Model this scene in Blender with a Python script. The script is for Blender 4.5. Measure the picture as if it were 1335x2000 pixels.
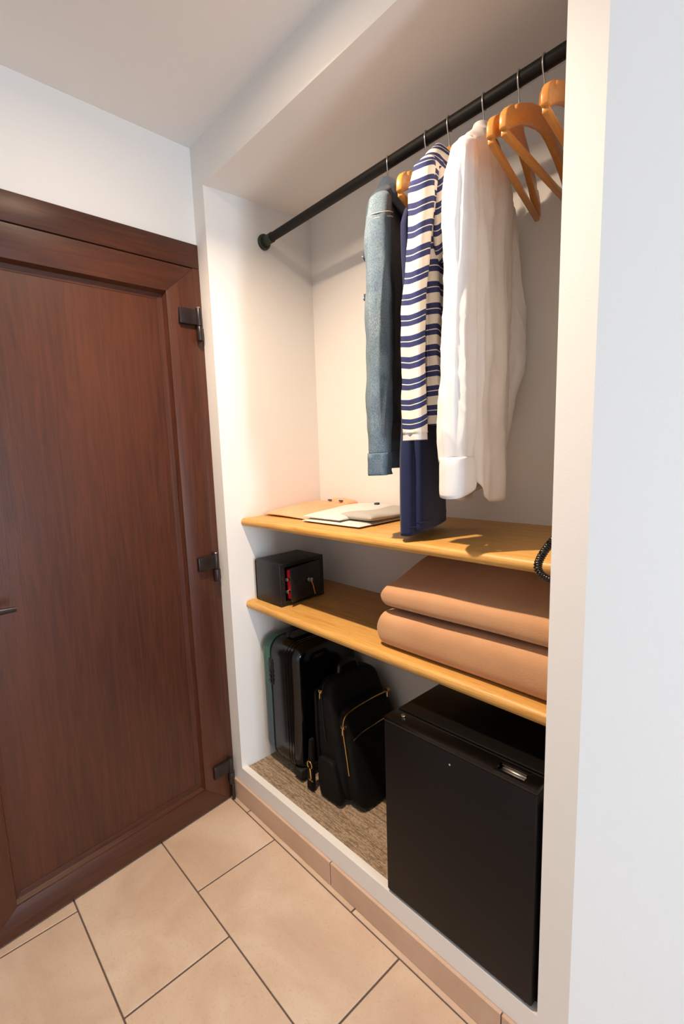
import bpy, bmesh, math, random
from mathutils import Vector, Matrix, noise
random.seed(7)
for o in list(bpy.data.objects): bpy.data.objects.remove(o)
S = bpy.context.scene
C = S.collection
PI = math.pi

# ------------------------------------------------------------------ camera
cam = bpy.data.cameras.new('camera')
cam.sensor_fit = 'VERTICAL'; cam.sensor_height = 36.0; cam.sensor_width = 24.03
cam.lens = 920.889 / 2000 * 36.0
cam.shift_x = 189.0 / 2000; cam.shift_y = 19.71 / 2000
cam.clip_start = 0.02
camo = bpy.data.objects.new('camera', cam); C.objects.link(camo)
Rr = (0.59342878, 0.80258546, -0.06081825)
Rd = (0.07664401, -0.13156466, -0.98834024)
Rf = (-0.80122904, 0.58184819, -0.13958762)
M = Matrix(((Rr[0], -Rd[0], -Rf[0], 1.3593963), (Rr[1], -Rd[1], -Rf[1], -0.90265225),
            (Rr[2], -Rd[2], -Rf[2], 1.30202004), (0, 0, 0, 1)))
camo.matrix_world = M
S.camera = camo

# ------------------------------------------------------------------ world, daylight, exposure
S.view_settings.view_transform = 'Standard'; S.view_settings.look = 'None'
S.view_settings.gamma = 1.0; S.view_settings.use_curve_mapping = False
S.view_settings.exposure = -0.05
wd = bpy.data.worlds.new('sky'); S.world = wd; wd.use_nodes = True
bg = wd.node_tree.nodes['Background']
bg.inputs[0].default_value = (0.62, 0.78, 1.0, 1); bg.inputs[1].default_value = 1.0

def area(name, loc, rot, sx, sy, power, col):
    l = bpy.data.lights.new(name, 'AREA'); l.shape = 'RECTANGLE'; l.size = sx; l.size_y = sy
    l.energy = power; l.color = col
    o = bpy.data.objects.new(name, l); C.objects.link(o); o.location = loc; o.rotation_euler = rot
    return o
WIN_P = 80.0; LAMP_P = 15.0
# daylight entering the window in the far right-hand wall of the room
area('window_daylight', (4.585, -.6, .85), (0, PI/2, 0), 1.45, .38, WIN_P, (0.75, 0.87, 1.0))

R_ = math.radians
# ------------------------------------------------------------------ helpers
def mesh_obj(name, bm, mat, parent=None, smooth=None):
    me = bpy.data.meshes.new(name)
    bmesh.ops.recalc_face_normals(bm, faces=bm.faces)
    bm.to_mesh(me); bm.free()
    if mat: me.materials.append(mat)
    if smooth is not None:
        me.shade_smooth(); me.set_sharp_from_angle(angle=math.radians(smooth))
    o = bpy.data.objects.new(name, me); C.objects.link(o)
    if parent: o.parent = parent
    return o
def share(name, src, parent, loc=(0, 0, 0), rotz=0):
    o = bpy.data.objects.new(name, src.data); C.objects.link(o); o.parent = parent
    o.location = loc; o.rotation_euler = (0, 0, rotz); return o
def empty(name, loc=(0, 0, 0), rotz=0):
    o = bpy.data.objects.new(name, None); C.objects.link(o); o.location = loc
    o.rotation_euler = (0, 0, rotz); o.empty_display_size = .05; return o
def tag(o, label, cat, group=None):
    o['label'] = label; o['category'] = cat
    if group: o['group'] = group
    return o
def struct(o, label=None):
    o['kind'] = 'structure'
    if label: o['label'] = label
    return o
def box(bm, x0, x1, y0, y1, z0, z1, bev=0, seg=2):
    b = bmesh.new()
    bmesh.ops.create_cube(b, size=1)
    for v in b.verts:
        v.co = ((x0+x1)/2 + v.co.x*(x1-x0), (y0+y1)/2 + v.co.y*(y1-y0), (z0+z1)/2 + v.co.z*(z1-z0))
    if bev: bmesh.ops.bevel(b, geom=b.edges[:], offset=bev, segments=seg, affect='EDGES', profile=.5)
    merge(bm, b)
def merge(bm, b, mtx=None):
    if mtx is not None: bmesh.ops.transform(b, matrix=mtx, verts=b.verts)
    me = bpy.data.meshes.new('tmp'); b.to_mesh(me); b.free(); bm.from_mesh(me); bpy.data.meshes.remove(me)
def bx(*a, **k):
    bm = bmesh.new(); box(bm, *a, **k); return bm
def cyl(bm, p0, p1, r0, r1=None, n=20, bev=0):
    r1 = r0 if r1 is None else r1
    p0 = Vector(p0); p1 = Vector(p1); d = p1 - p0
    b = bmesh.new()
    bmesh.ops.create_cone(b, cap_ends=True, segments=n, radius1=r0, radius2=r1, depth=d.length)
    if bev:
        es = [e for e in b.edges if len(e.link_faces) == 2 and any(len(f.verts) > 4 for f in e.link_faces)]
        bmesh.ops.bevel(b, geom=es, offset=bev, segments=2, affect='EDGES', profile=.5)
    q = d.to_track_quat('Z', 'Y').to_matrix().to_4x4()
    merge(bm, b, Matrix.Translation((p0+p1)/2) @ q)
def tube(bm, pts, r, n=8, closed=False, caps=True):
    pts = [Vector(p) for p in pts]; N = len(pts); rings = []
    up = Vector((0, 0, 1)); prev = None
    for i, p in enumerate(pts):
        t = (pts[min(i+1, N-1)] - pts[max(i-1, 0)]).normalized()
        if prev is None:
            a = up if abs(t.dot(up)) < .9 else Vector((1, 0, 0)); u = t.cross(a).normalized()
        else:
            u = (prev - t*prev.dot(t)).normalized()
        prev = u; w = t.cross(u)
        rr = r[i] if isinstance(r, (list, tuple)) else r
        rings.append([bm.verts.new(p + u*math.cos(k*2*PI/n)*rr + w*math.sin(k*2*PI/n)*rr) for k in range(n)])
    for a, b in zip(rings, rings[1:]):
        for k in range(n): bm.faces.new((a[k], a[(k+1) % n], b[(k+1) % n], b[k]))
    if caps: bm.faces.new(rings[0]); bm.faces.new(rings[-1])
def prism(bm, outline, axis, a0, a1, bev=0, seg=2):
    """extrude a 2-D outline along an axis; outline pairs are the other two axes in xyz order"""
    b = bmesh.new()
    def P(u, v, a): return {'x': (a, u, v), 'y': (u, a, v), 'z': (u, v, a)}[axis]
    v0 = [b.verts.new(P(u, v, a0)) for u, v in outline]; v1 = [b.verts.new(P(u, v, a1)) for u, v in outline]
    n = len(outline)
    b.faces.new(v0); b.faces.new(v1[::-1])
    for k in range(n): b.faces.new((v0[k], v0[(k+1) % n], v1[(k+1) % n], v1[k]))
    bmesh.ops.recalc_face_normals(b, faces=b.faces)
    if bev:
        es = [e for e in b.edges if e.calc_face_angle(0) > .5]
        bmesh.ops.bevel(b, geom=es, offset=bev, segments=seg, affect='EDGES', profile=.5)
    merge(bm, b)

# ------------------------------------------------------------------ materials
def srgb(r, g, b):
    f = lambda c: (c/255/12.92 if c/255 <= .04045 else ((c/255+.055)/1.055)**2.4)
    return (f(r), f(g), f(b), 1)
class MB:
    def __init__(s, name, base, rough=.5, metal=0, spec=.5):
        s.m = bpy.data.materials.new(name); s.m.use_nodes = True; s.nt = s.m.node_tree; s.N = s.nt.nodes
        s.p = s.N['Principled BSDF']; s.L = s.nt.links.new
        s.p.inputs['Base Color'].default_value = base; s.p.inputs['Roughness'].default_value = rough
        s.p.inputs['Metallic'].default_value = metal; s.p.inputs['Specular IOR Level'].default_value = spec
    def node(s, t, **k):
        n = s.N.new(t)
        for a, v in k.items():
            if a in n.inputs: n.inputs[a].default_value = v
            else: setattr(n, a, v)
        return n
    def coord(s, kind='Object', scale=(1, 1, 1), rot=(0, 0, 0)):
        t = s.node('ShaderNodeTexCoord'); mp = s.node('ShaderNodeMapping')
        mp.inputs['Scale'].default_value = scale; mp.inputs['Rotation'].default_value = rot
        s.L(t.outputs[kind], mp.inputs['Vector']); return mp.outputs[0]
    def noise(s, co, scale, detail=4, rough=.55, dist=0):
        n = s.node('ShaderNodeTexNoise'); n.inputs['Scale'].default_value = scale
        n.inputs['Detail'].default_value = detail; n.inputs['Roughness'].default_value = rough
        n.inputs['Distortion'].default_value = dist; s.L(co, n.inputs['Vector']); return n.outputs['Fac']
    def ramp(s, fac, stops):
        r = s.node('ShaderNodeValToRGB'); e = r.color_ramp.elements
        while len(e) < len(stops): e.new(.5)
        for i, (p, c) in enumerate(stops): e[i].position = p; e[i].color = c
        s.L(fac, r.inputs[0]); return r.outputs[0]
    def mix(s, a, b, fac, mode='MIX'):
        m = s.node('ShaderNodeMix', data_type='RGBA', blend_type=mode)
        for sock, v in ((m.inputs[0], fac), (m.inputs[6], a), (m.inputs[7], b)):
            if hasattr(v, 'links'): s.L(v, sock)
            else: sock.default_value = v
        return m.outputs[2]
    def math(s, op, a, b=0.0, c=0.0):
        m = s.node('ShaderNodeMath', operation=op)
        for i, v in enumerate((a, b, c)):
            if hasattr(v, 'links'): s.L(v, m.inputs[i])
            else: m.inputs[i].default_value = v
        return m.outputs[0]
    def base(s, c): s.L(c, s.p.inputs['Base Color']); return s
    def bump(s, h, strength=.2, dist=.01):
        b = s.node('ShaderNodeBump'); b.inputs['Strength'].default_value = strength; b.inputs['Distance'].default_value = dist
        s.L(h, b.inputs['Height']); s.L(b.outputs[0], s.p.inputs['Normal']); return s
def plain(name, rgb, rough=.5, metal=0, spec=.5, bump=None):
    m = MB(name, srgb(*rgb), rough, metal, spec)
    if bump: m.bump(m.noise(m.coord(), bump[0]), bump[1], bump[2])
    return m.m
MAT = {}
# white plaster with a faint roller texture
m = MB('plaster', (.80, .785, .765, 1), .62, spec=.3); co = m.coord()
m.bump(m.noise(co, 260, 3), .10, .002)
MAT['plaster'] = m.m
# dark oak-look door foil, grain along z
m = MB('door_wood', (.1, .04, .02, 1), .38, spec=.4); co = m.coord(scale=(9, 9, .55))
g1 = m.noise(co, 5.5, 6, .62, 1.6); co2 = m.coord(scale=(70, 70, 1.6)); g2 = m.noise(co2, 9, 3, .6, .3)
co3 = m.coord(scale=(3, 3, .6)); g3 = m.noise(co3, 1.6, 2, .5)
c = m.ramp(g1, [(.28, srgb(58, 31, 22)), (.48, srgb(70, 37, 25)), (.62, srgb(79, 42, 27)), (.78, srgb(64, 34, 24))])
c = m.mix(c, srgb(100, 54, 31), m.math('MULTIPLY', m.math('SUBTRACT', g3, .42), 1.0))
c = m.mix(c, srgb(52, 27, 19), m.math('MULTIPLY', m.math('GREATER_THAN', g2, .62), .3))
m.base(c); m.bump(g2, .12, .002); MAT['door_wood'] = m.m
# the door wood with horizontal grain (head and rails)
m = MB('door_wood_across', (.1, .04, .02, 1), .38, spec=.4); co = m.coord(scale=(9, .55, 9))
g1 = m.noise(co, 5.5, 6, .62, 1.6); co2 = m.coord(scale=(70, 1.6, 70)); g2 = m.noise(co2, 9, 3, .6, .3)
c = m.ramp(g1, [(.28, srgb(58, 31, 22)), (.5, srgb(72, 38, 25)), (.65, srgb(80, 43, 27)), (.8, srgb(64, 34, 24))])
c = m.mix(c, srgb(52, 27, 19), m.math('MULTIPLY', m.math('GREATER_THAN', g2, .62), .3))
m.base(c); m.bump(g2, .12, .002); MAT['door_wood_x'] = m.m
# pine, grain along x
m = MB('pine', (.5, .3, .1, 1), .42, spec=.4); co = m.coord(scale=(.8, 14, 14))
g1 = m.noise(co, 3.2, 5, .6, 1.2); co2 = m.coord(scale=(2, 120, 120)); g2 = m.noise(co2, 5, 3, .6)
c = m.ramp(g1, [(.3, srgb(194, 146, 78)), (.5, srgb(208, 162, 90)), (.66, srgb(190, 138, 68)), (.8, srgb(212, 168, 98))])
c = m.mix(c, srgb(168, 114, 54), m.math('MULTIPLY', m.math('GREATER_THAN', g2, .56), .5))
vo = m.node('ShaderNodeTexVoronoi'); vo.inputs['Scale'].default_value = 1.0
cov = m.coord(scale=(2.6, 6.5, 6.5)); m.L(cov, vo.inputs['Vector'])
kn = m.math('LESS_THAN', vo.outputs['Distance'], .055); c = m.mix(c, srgb(120, 68, 30), m.math('MULTIPLY', kn, .75))
m.base(c); m.bump(g2, .08, .001); MAT['pine'] = m.m
# beech of the hangers
m = MB('beech', (.5, .3, .1, 1), .35, spec=.5); co = m.coord(scale=(60, 6, 60)); g = m.noise(co, 6, 4, .6, .4)
m.base(m.ramp(g, [(.3, srgb(190, 124, 52)), (.6, srgb(204, 140, 66)), (.8, srgb(176, 110, 44))])); MAT['beech'] = m.m
# stone-look ceramic tile
def tile_mat(name, a, b, d):
    m = MB(name, (.6, .45, .35, 1), .38, spec=.45); co = m.coord(); oi = m.node('ShaderNodeObjectInfo')
    v = m.node('ShaderNodeVectorMath', operation='ADD'); m.L(co, v.inputs[0]); sc = m.math('MULTIPLY', oi.outputs['Random'], 37.0)
    m.L(sc, v.inputs[1]); n1 = m.noise(v.outputs[0], 3.2, 5, .6, .6); n2 = m.noise(v.outputs[0], 160, 2)
    c = m.ramp(n1, [(.34, a), (.52, b), (.66, d)])
    c = m.mix(c, srgb(255, 246, 236), m.math('MULTIPLY', oi.outputs['Random'], .07))
    c = m.mix(c, srgb(176, 134, 100), m.math('MULTIPLY', m.math('GREATER_THAN', n2, .62), .18))
    m.base(c); m.bump(n2, .05, .001); return m.m
MAT['tile'] = tile_mat('floor_tile', srgb(194, 166, 144), srgb(206, 182, 160), srgb(214, 194, 174))
MAT['skirt'] = tile_mat('skirting_tile', srgb(186, 154, 130), srgb(198, 168, 144), srgb(206, 176, 154))
MAT['grout'] = plain('grout', (100, 84, 76), .9, bump=(300, .3, .002))
# ribbed carpet: short broken stripes along x
m = MB('carpet', (.3, .2, .12, 1), .95, spec=.1); n1 = m.noise(m.coord(scale=(.25, 75, 1)), 1.0, 4, .75)
n2 = m.noise(m.coord(scale=(90, 260, 1)), 1, 3, .7); n3 = m.noise(m.coord(scale=(24, 110, 1)), 1, 2, .6)
c = m.ramp(n1, [(.36, srgb(120, 102, 84)), (.46, srgb(166, 146, 122)), (.56, srgb(188, 166, 142)), (.66, srgb(132, 112, 92))])
c = m.mix(c, srgb(84, 68, 54), m.math('MULTIPLY', m.math('GREATER_THAN', n2, .54), .5))
c = m.mix(c, srgb(104, 86, 70), m.math('MULTIPLY', m.math('GREATER_THAN', n3, .56), .45))
m.base(c); m.bump(m.math('ADD', n1, n2), .7, .006); MAT['carpet'] = m.m
MAT['rod'] = plain('rod_black', (12, 10, 10), .55, spec=.3, bump=(200, .1, .001))
MAT['flange'] = plain('flange_green_black', (34, 42, 30), .5)
MAT['hinge'] = plain('hinge_bronze', (44, 34, 34), .35, metal=.3)
MAT['chrome'] = plain('chrome', (215, 212, 205), .18, metal=1)
MAT['gold'] = plain('gold_metal', (214, 176, 110), .25, metal=1)
MAT['safe'] = plain('safe_black', (24, 24, 25), .42, bump=(900, .15, .001))
MAT['red'] = plain('red_paint', (206, 20, 34), .4)
MAT['orange_tag'] = plain('orange_tag', (190, 104, 60), .5)
MAT['shell'] = plain('suitcase_black', (6, 6, 7), .16, spec=.5)
m = MB('suitcase_green', srgb(30, 84, 76), .2, spec=.6); co = m.coord(scale=(1, 1, 2.0)); n = m.noise(co, 3.0, 2)
m.base(m.ramp(n, [(.35, srgb(40, 56, 66)), (.52, srgb(28, 74, 62)), (.7, srgb(36, 92, 70))])); MAT['green'] = m.m
MAT['rubber'] = plain('rubber', (16, 16, 17), .6)
MAT['nylon'] = plain('nylon_black', (7, 6, 6), .7, spec=.25, bump=(700, .3, .001))
MAT['leather'] = plain('leather_black', (10, 9, 9), .3, bump=(300, .2, .001))
MAT['fridge'] = plain('fridge_black', (11, 8, 8), .5, spec=.25, bump=(420, .12, .001))
MAT['fridge_top'] = plain('fridge_top_black', (10, 9, 9), .3)
MAT['gloss'] = plain('gloss_black', (6, 6, 6), .26, spec=.4)
MAT['cord'] = plain('cord_black', (10, 10, 10), .22, spec=.6)
MAT['wire'] = plain('hook_wire', (190, 186, 182), .25, metal=1)
# cloths
def cloth(name, a, b, weave=900, rough=.85, bs=.25):
    m = MB(name, srgb(*a), rough, spec=.2); co = m.coord(); n = m.noise(co, 7, 4, .6); n2 = m.noise(co, weave, 2)
    m.base(m.ramp(n, [(.35, srgb(*a)), (.65, srgb(*b))])); m.bump(n2, bs, .0015)
    m.p.inputs['Sheen Weight'].default_value = .15
    return m
MAT['blanket'] = cloth('blanket_wool', (192, 146, 108), (200, 156, 118), 500, .95, .5).m
MAT['shirt'] = cloth('white_cotton', (226, 222, 222), (234, 231, 230), 1200, .75, .1).m
MAT['peach'] = cloth('peach_cotton', (230, 158, 118), (236, 172, 134)).m
MAT['grey'] = cloth('grey_cotton', (168, 163, 158), (180, 175, 170)).m
MAT['offwhite'] = cloth('offwhite_cotton', (210, 205, 200), (220, 216, 210)).m
MAT['navy'] = cloth('navy_denim', (27, 36, 70), (32, 42, 80), 1100, .8, .3).m
m = MB('washed_denim', (.2, .25, .3, 1), .85, spec=.2); co = m.coord(scale=(1, 1, .35)); n = m.noise(co, 14, 5, .65)
n2 = m.noise(m.coord(scale=(1, 1, .5)), 620, 2, .7); cz = m.noise(m.coord(), 2.2, 1)
c = m.ramp(n, [(.3, srgb(94, 114, 128)), (.5, srgb(112, 131, 142)), (.72, srgb(132, 148, 154))])
c = m.mix(c, srgb(72, 88, 110), m.ramp(n2, [(.42, (0, 0, 0, 1)), (.6, (.75, .75, .75, 1))]))
m.base(c); m.bump(n2, .3, .0015); MAT['denim'] = m.m
MAT['denim_shade_and_label'] = cloth('shaded_denim_and_label', (56, 70, 86), (66, 82, 98), 700, .85, .3).m  # jacket denim with the unlit side's shade put into its colour; also care labels
MAT['stitch'] = plain('stitching', (196, 190, 170), .8)
# paired navy stripes on off-white, laid along the cloth (v of the UV map is length along it)
m = MB('striped_cotton', (.8, .8, .75, 1), .82, spec=.2)
t = m.node('ShaderNodeUVMap'); sx = m.node('ShaderNodeSeparateXYZ'); m.L(t.outputs[0], sx.inputs[0])
co = m.coord(); nz = m.noise(co, 6, 2)
v = m.math('ADD', sx.outputs['Y'], m.math('MULTIPLY', m.math('SUBTRACT', nz, .5), .016))
fr = m.math('FRACT', m.math('DIVIDE', v, .0435))
s1 = m.math('MULTIPLY', m.math('GREATER_THAN', fr, .05), m.math('LESS_THAN', fr, .30))
s2 = m.math('MULTIPLY', m.math('GREATER_THAN', fr, .345), m.math('LESS_THAN', fr, .59))
n2 = m.noise(m.coord(), 900, 2)
c = m.mix(srgb(228, 220, 206), m.ramp(n2, [(.3, srgb(44, 50, 92)), (.7, srgb(62, 68, 112))]), m.math('ADD', s1, s2))
m.base(c); m.bump(n2, .15, .001); MAT['stripe'] = m.m

# ------------------------------------------------------------------ dimensions of the niche
NX = 1.02; NY = .469; NZ = 2.158; CZ = 2.295; PX = 1.074; SK = math.atan(.0743)
XE = 4.6; YB = 2.4; YF = -1.75

# ------------------------------------------------------------------ setting
pl = MAT['plaster']
struct(mesh_obj('wall_niche_left', bx(-.25, 0, 0, NY+.1, 0, CZ), pl))
struct(mesh_obj('wall_niche_back', bx(0, NX, NY, NY+.1, 0, CZ), pl))
struct(mesh_obj('wall_niche_lintel', bx(0, NX, 0, NY, NZ, CZ), pl))
bm = bmesh.new(); prism(bm, [(NX, 0), (PX, 0), (PX+.90, .72), (PX+.90, YB), (NX, YB)], 'z', 0, CZ)   # pier with a splayed outer face
struct(mesh_obj('wall_partition', bm, pl))
bm = bmesh.new(); box(bm, 0, NX, 0, .026, 0, .138); box(bm, 0, NX, .026, NY, 0, .120)
struct(mesh_obj('wall_niche_sill', bm, pl))
struct(mesh_obj('ceiling', bx(-.35, XE+.15, YF-.1, YB+.1, CZ, CZ+.1), pl))
struct(mesh_obj('wall_back', bx(PX+.9, XE, YB, YB+.1, 0, CZ), pl))
struct(mesh_obj('wall_front', bx(-.35, XE+.1, YF-.1, YF, 0, CZ), pl))
bm = bmesh.new()                        # wall with a tall glazed opening
box(bm, XE, XE+.12, YF, -.81, 0, CZ); box(bm, XE, XE+.12, -.39, YB, 0, CZ)
box(bm, XE, XE+.12, -.81, -.39, 0, .10); box(bm, XE, XE+.12, -.81, -.39, 1.60, CZ)
struct(mesh_obj('wall_right', bm, pl))
w1 = struct(empty('window_1', (XE+.06, -.6, .10)))
bm = bmesh.new()
for y in (-.21, .17): box(bm, -.03, .03, y, y+.04, .0, 1.50, .003)
for z in (0, 1.46): box(bm, -.03, .03, -.17, .17, z, z+.04, .003)
mesh_obj('window_frame', bm, plain('window_white', (225, 225, 225), .4), w1)
gm = MB('window_glass', (.9, .95, 1, 1), .02); gm.p.inputs['Transmission Weight'].default_value = 1
mesh_obj('pane', bx(-.004, .004, -.17, .17, .04, 1.46), gm.m, w1)

# floor: grout bed with tiles laid in third-bond
fl = struct(mesh_obj('floor', bx(-.35, XE+.1, YF-.1, YB+.1, -.08, -.0025), MAT['grout']))
TY, TX, G = .3058, .497, .0045
tile0 = None
def add_tile(x0, x1, y0, y1, name='floor_tile'):
    global tile0
    full = abs(x1-x0-(TX-G)) < 1e-6 and abs(y1-y0-(TY-G)) < 1e-6
    if full and tile0:
        return share(name, tile0, fl, ((x0+x1)/2, (y0+y1)/2, 0))
    hx, hy = (x1-x0)/2, (y1-y0)/2
    o = mesh_obj(name, bx(-hx, hx, -hy, hy, -.012, 0, .0012, 1), MAT['tile'], fl)
    o.location = ((x0+x1)/2, (y0+y1)/2, 0)
    if full: tile0 = o
    return o
YG1 = -.0267
for r in range(6):
    y1 = YG1 - r*TY - G/2; y0 = y1 - TY + G
    off = [.2115, .383, .0355+TX, .71, .88, .05][r]
    x = off - 2*TX
    while x < XE:
        if x + TX > -.3: add_tile(x+G/2, x+TX-G/2, y0, y1)
        x += TX
x = .548 - 2*TX
while x < PX:                          # the cut row running under the skirting
    if x + TX > -.3: add_tile(x+G/2, x+TX-G/2, YG1+G/2, .02)
    x += TX
sk = struct(empty('baseboard_niche', (0, 0, 0)))
for x0, x1 in ((-.052, .4530), (.4555, .9525), (.955, 1.074)):
    mesh_obj('skirting_tile', bx(x0, x1, -.0105, -.0005, 0.0005, .0785, .0012, 1), MAT['skirt'], sk)

# ------------------------------------------------------------------ door wall (4 degrees off square) and door
wall = mesh_obj('wall_left', bmesh.new(), pl)
bm = bmesh.new(); box(bm, -.10, -.003, -2.0, .02, 2.0, CZ); box(bm, -.10, -.003, -2.0, -.935, 0, 2.0); box(bm, -.10, -.07, -.935, .02, 0, 2.0)
bm.to_mesh(wall.data); bm.free(); struct(wall)
wall.location = (-.060, 0, 0); wall.rotation_euler = (0, 0, SK)
dr = struct(empty('door_1', (-.060, 0, 0), SK), 'dark brown wood-grain panelled door with bronze hinges in a matching frame')
dw, dx = MAT['door_wood'], MAT['door_wood_x']
def dprism(name, poly, x0, x1, mat, bev=.0015, parent=dr):
    """poly in (d, z): d runs along the wall away from the corner"""
    bm = bmesh.new(); prism(bm, [(-d, z) for d, z in poly], 'x', x0, x1, bev); return mesh_obj(name, bm, mat, parent, 30)
dprism('frame_head', [(0, 2.0), (.932, 2.0), (.932, 1.925), (0, 1.925)], -.06, .003, dx)
dprism('frame_jamb', [(0, 1.924), (.028, 1.924), (.028, 0), (0, 0)], -.06, .003, dw)
dprism('frame_jamb', [(.904, 1.924), (.932, 1.924), (.932, 0), (.904, 0)], -.06, .003, dw)
L0, L1, Z0, Z1 = .033, .899, .006, 1.918       # leaf outline
I0, I1, K0, K1 = .141, .791, .094, 1.832       # opening of the stiles and rails
leaf = [((L0, Z0), (L0, Z1), (I0, K1), (I0, K0), 'stile', dw), ((L1, Z0), (L1, Z1), (I1, K1), (I1, K0), 'stile', dw),
        ((L0, Z1), (L1, Z1), (I1, K1), (I0, K1), 'rail', dx), ((L0, Z0), (L1, Z0), (I1, K0), (I0, K0), 'rail', dx)]
for a, b, c_, d, n, mt in leaf: dprism(n, [a, b, c_, d], -.055, .010, mt, .0012)
# bead sloping from the frame down to the panel
P0, P1, Q0, Q1 = I0+.024, I1-.020, K0+.022, K1-.022
def bead(q, mat):
    (a, b, c_, d) = q
    bm = bmesh.new()
    def V(p, x): return bm.verts.new((x, -p[0], p[1]))
    def lerp(p, r, k): return (p[0]+(r[0]-p[0])*k, p[1]+(r[1]-p[1])*k)
    f = [V(a, .004), V(b, .004), V(lerp(b, c_, .22), -.010), V(lerp(a, d, .22), -.010)]; g_ = [V(c_, -.0125), V(d, -.0125)]
    k = [V(a, -.03), V(b, -.03), V(c_, -.03), V(d, -.03)]
    bm.faces.new(f); bm.faces.new((f[3], f[2], g_[0], g_[1])); bm.faces.new(k[::-1])
    bm.faces.new((f[0], k[0], k[1], f[1])); bm.faces.new((g_[1], g_[0], k[2], k[3]))
    bm.faces.new((f[1], k[1], k[2], g_[0], f[2])); bm.faces.new((f[0], f[3], g_[1], k[3], k[0]))
    mesh_obj('bead', bm, mat, dr)
bead(((I0, K0), (I0, K1), (P0, Q1), (P0, Q0)), dw); bead(((I1, K0), (I1, K1), (P1, Q1), (P1, Q0)), dw)
bead(((I0, K1), (I1, K1), (P1, Q1), (P0, Q1)), dx); bead(((I0, K0), (I1, K0), (P1, Q0), (P0, Q0)), dx)
dprism('panel', [(P0-.01, Q0-.01), (P1+.01, Q0-.01), (P1+.01, Q1+.01), (P0-.01, Q1+.01)], -.03, -.0135, dw, 0)
for zc, low in ((1.762, 0), (.935, 0), (.142, 1)):
    h = mesh_obj('hinge', bx(.009, .024, -.104, -.032, zc-.024, zc+.026, .004), MAT['hinge'], dr, 40)
    bm = bmesh.new(); cyl(bm, (.020, -.028, zc-.026), (.020, -.028, zc+.030), .0105, bev=.002)
    mesh_obj('barrel', bm, MAT['hinge'], h, 40)
    bm = bmesh.new(); cyl(bm, (.020, -.028, zc-.072), (.020, -.028, zc-.027), .0105, bev=.002)
    box(bm, .002, .018, -.034, -.008, zc-.070, zc-.029, .003)
    mesh_obj('frame_knuckle', bm, MAT['hinge'], h, 40)
    bm = bmesh.new(); cyl(bm, (.020, -.028, zc+.030), (.020, -.028, zc+.034), .006)
    mesh_obj('pin', bm, MAT['chrome'] if not low else MAT['hinge'], h, 40)
    if low:
        bm = bmesh.new(); cyl(bm, (.022, -.024, .004), (.022, -.024, zc-.074), .007, bev=.002)
        mesh_obj('lower_pin', bm, MAT['hinge'], h, 40)
hd = mesh_obj('handle', bx(.010, .018, -.862, -.828, .84, 1.06, .004), MAT['hinge'], dr, 40)
bm = bmesh.new(); tube(bm, [(.018, -.845, .95), (.05, -.845, .95), (.058, -.838, .95), (.06, -.825, .95), (.06, -.76, .949), (.058, -.705, .946)], [.009, .009, .009, .009, .009, .007], 12)
mesh_obj('lever', bm, MAT['hinge'], hd, 50)

# recessed ceiling downlight in front of the niche
LX, LY = .52, -.41
dl = tag(empty('downlight', (LX, LY, CZ)), 'round recessed warm downlight in the ceiling before the closet', 'lamp')
bm = bmesh.new()
for k in range(32):
    a, b = k*2*PI/32, (k+1)*2*PI/32
    q = []
    for r, z in ((.055, -.001), (.052, -.006), (.044, -.006), (.042, -.0005)):
        q.append((r, z))
    for (r0, z0), (r1, z1) in zip(q, q[1:]):
        bm.faces.new([bm.verts.new(p) for p in ((r0*math.cos(a), r0*math.sin(a), z0), (r0*math.cos(b), r0*math.sin(b), z0), (r1*math.cos(b), r1*math.sin(b), z1), (r1*math.cos(a), r1*math.sin(a), z1))])
bmesh.ops.remove_doubles(bm, verts=bm.verts, dist=1e-5)
mesh_obj('trim_ring', bm, MAT['chrome'], dl, 40)
em = MB('lamp_lens', (1, .9, .75, 1)); em.p.inputs['Emission Color'].default_value = (1, .765, .55, 1); em.p.inputs['Emission Strength'].default_value = 200
bm = bmesh.new(); cyl(bm, (0, 0, -.002), (0, 0, -.0005), .041, n=32); mesh_obj('lens', bm, em.m, dl)
sp = bpy.data.lights.new('downlight_beam', 'AREA'); sp.shape = 'DISK'; sp.size = .035; sp.energy = LAMP_P; sp.spread = math.radians(122); sp.color = (1, .765, .55)
so = bpy.data.objects.new('downlight_beam', sp); C.objects.link(so); so.location = (LX, LY, CZ-.022); so.rotation_euler = (R_(14), 0, 0)   # swivelled toward the closet

# ------------------------------------------------------------------ closet rod, shelves, carpet
YR, ZR, RR = .237, 2.034, .0143
cp = mesh_obj('carpet', bx(.0005, NX-.0005, .0265, NY-.0005, .1205, .132), MAT['carpet'])
tag(cp, 'brown and beige ribbed carpet lining the closet floor', 'carpet')
rd = tag(empty('clothes_rail', (0, YR, ZR)), 'black round clothes rail across the top of the closet', 'rail')
bm = bmesh.new(); cyl(bm, (.004, 0, 0), (NX-.004, 0, 0), RR, n=32); mesh_obj('tube', bm, MAT['rod'], rd, 40)
for s, x in ((1, .0), (-1, NX)):
    bm = bmesh.new(); cyl(bm, (x+s*.0005, 0, 0), (x+s*.012, 0, 0), .027, .025, n=32, bev=.003)
    f = mesh_obj('flange', bm, MAT['flange'], rd, 40)
    bm = bmesh.new(); cyl(bm, (x+s*.011, 0, 0), (x+s*.05, 0, 0), RR+.0022, n=32, bev=.001)
    mesh_obj('sleeve', bm, MAT['flange'], f, 40)
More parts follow.
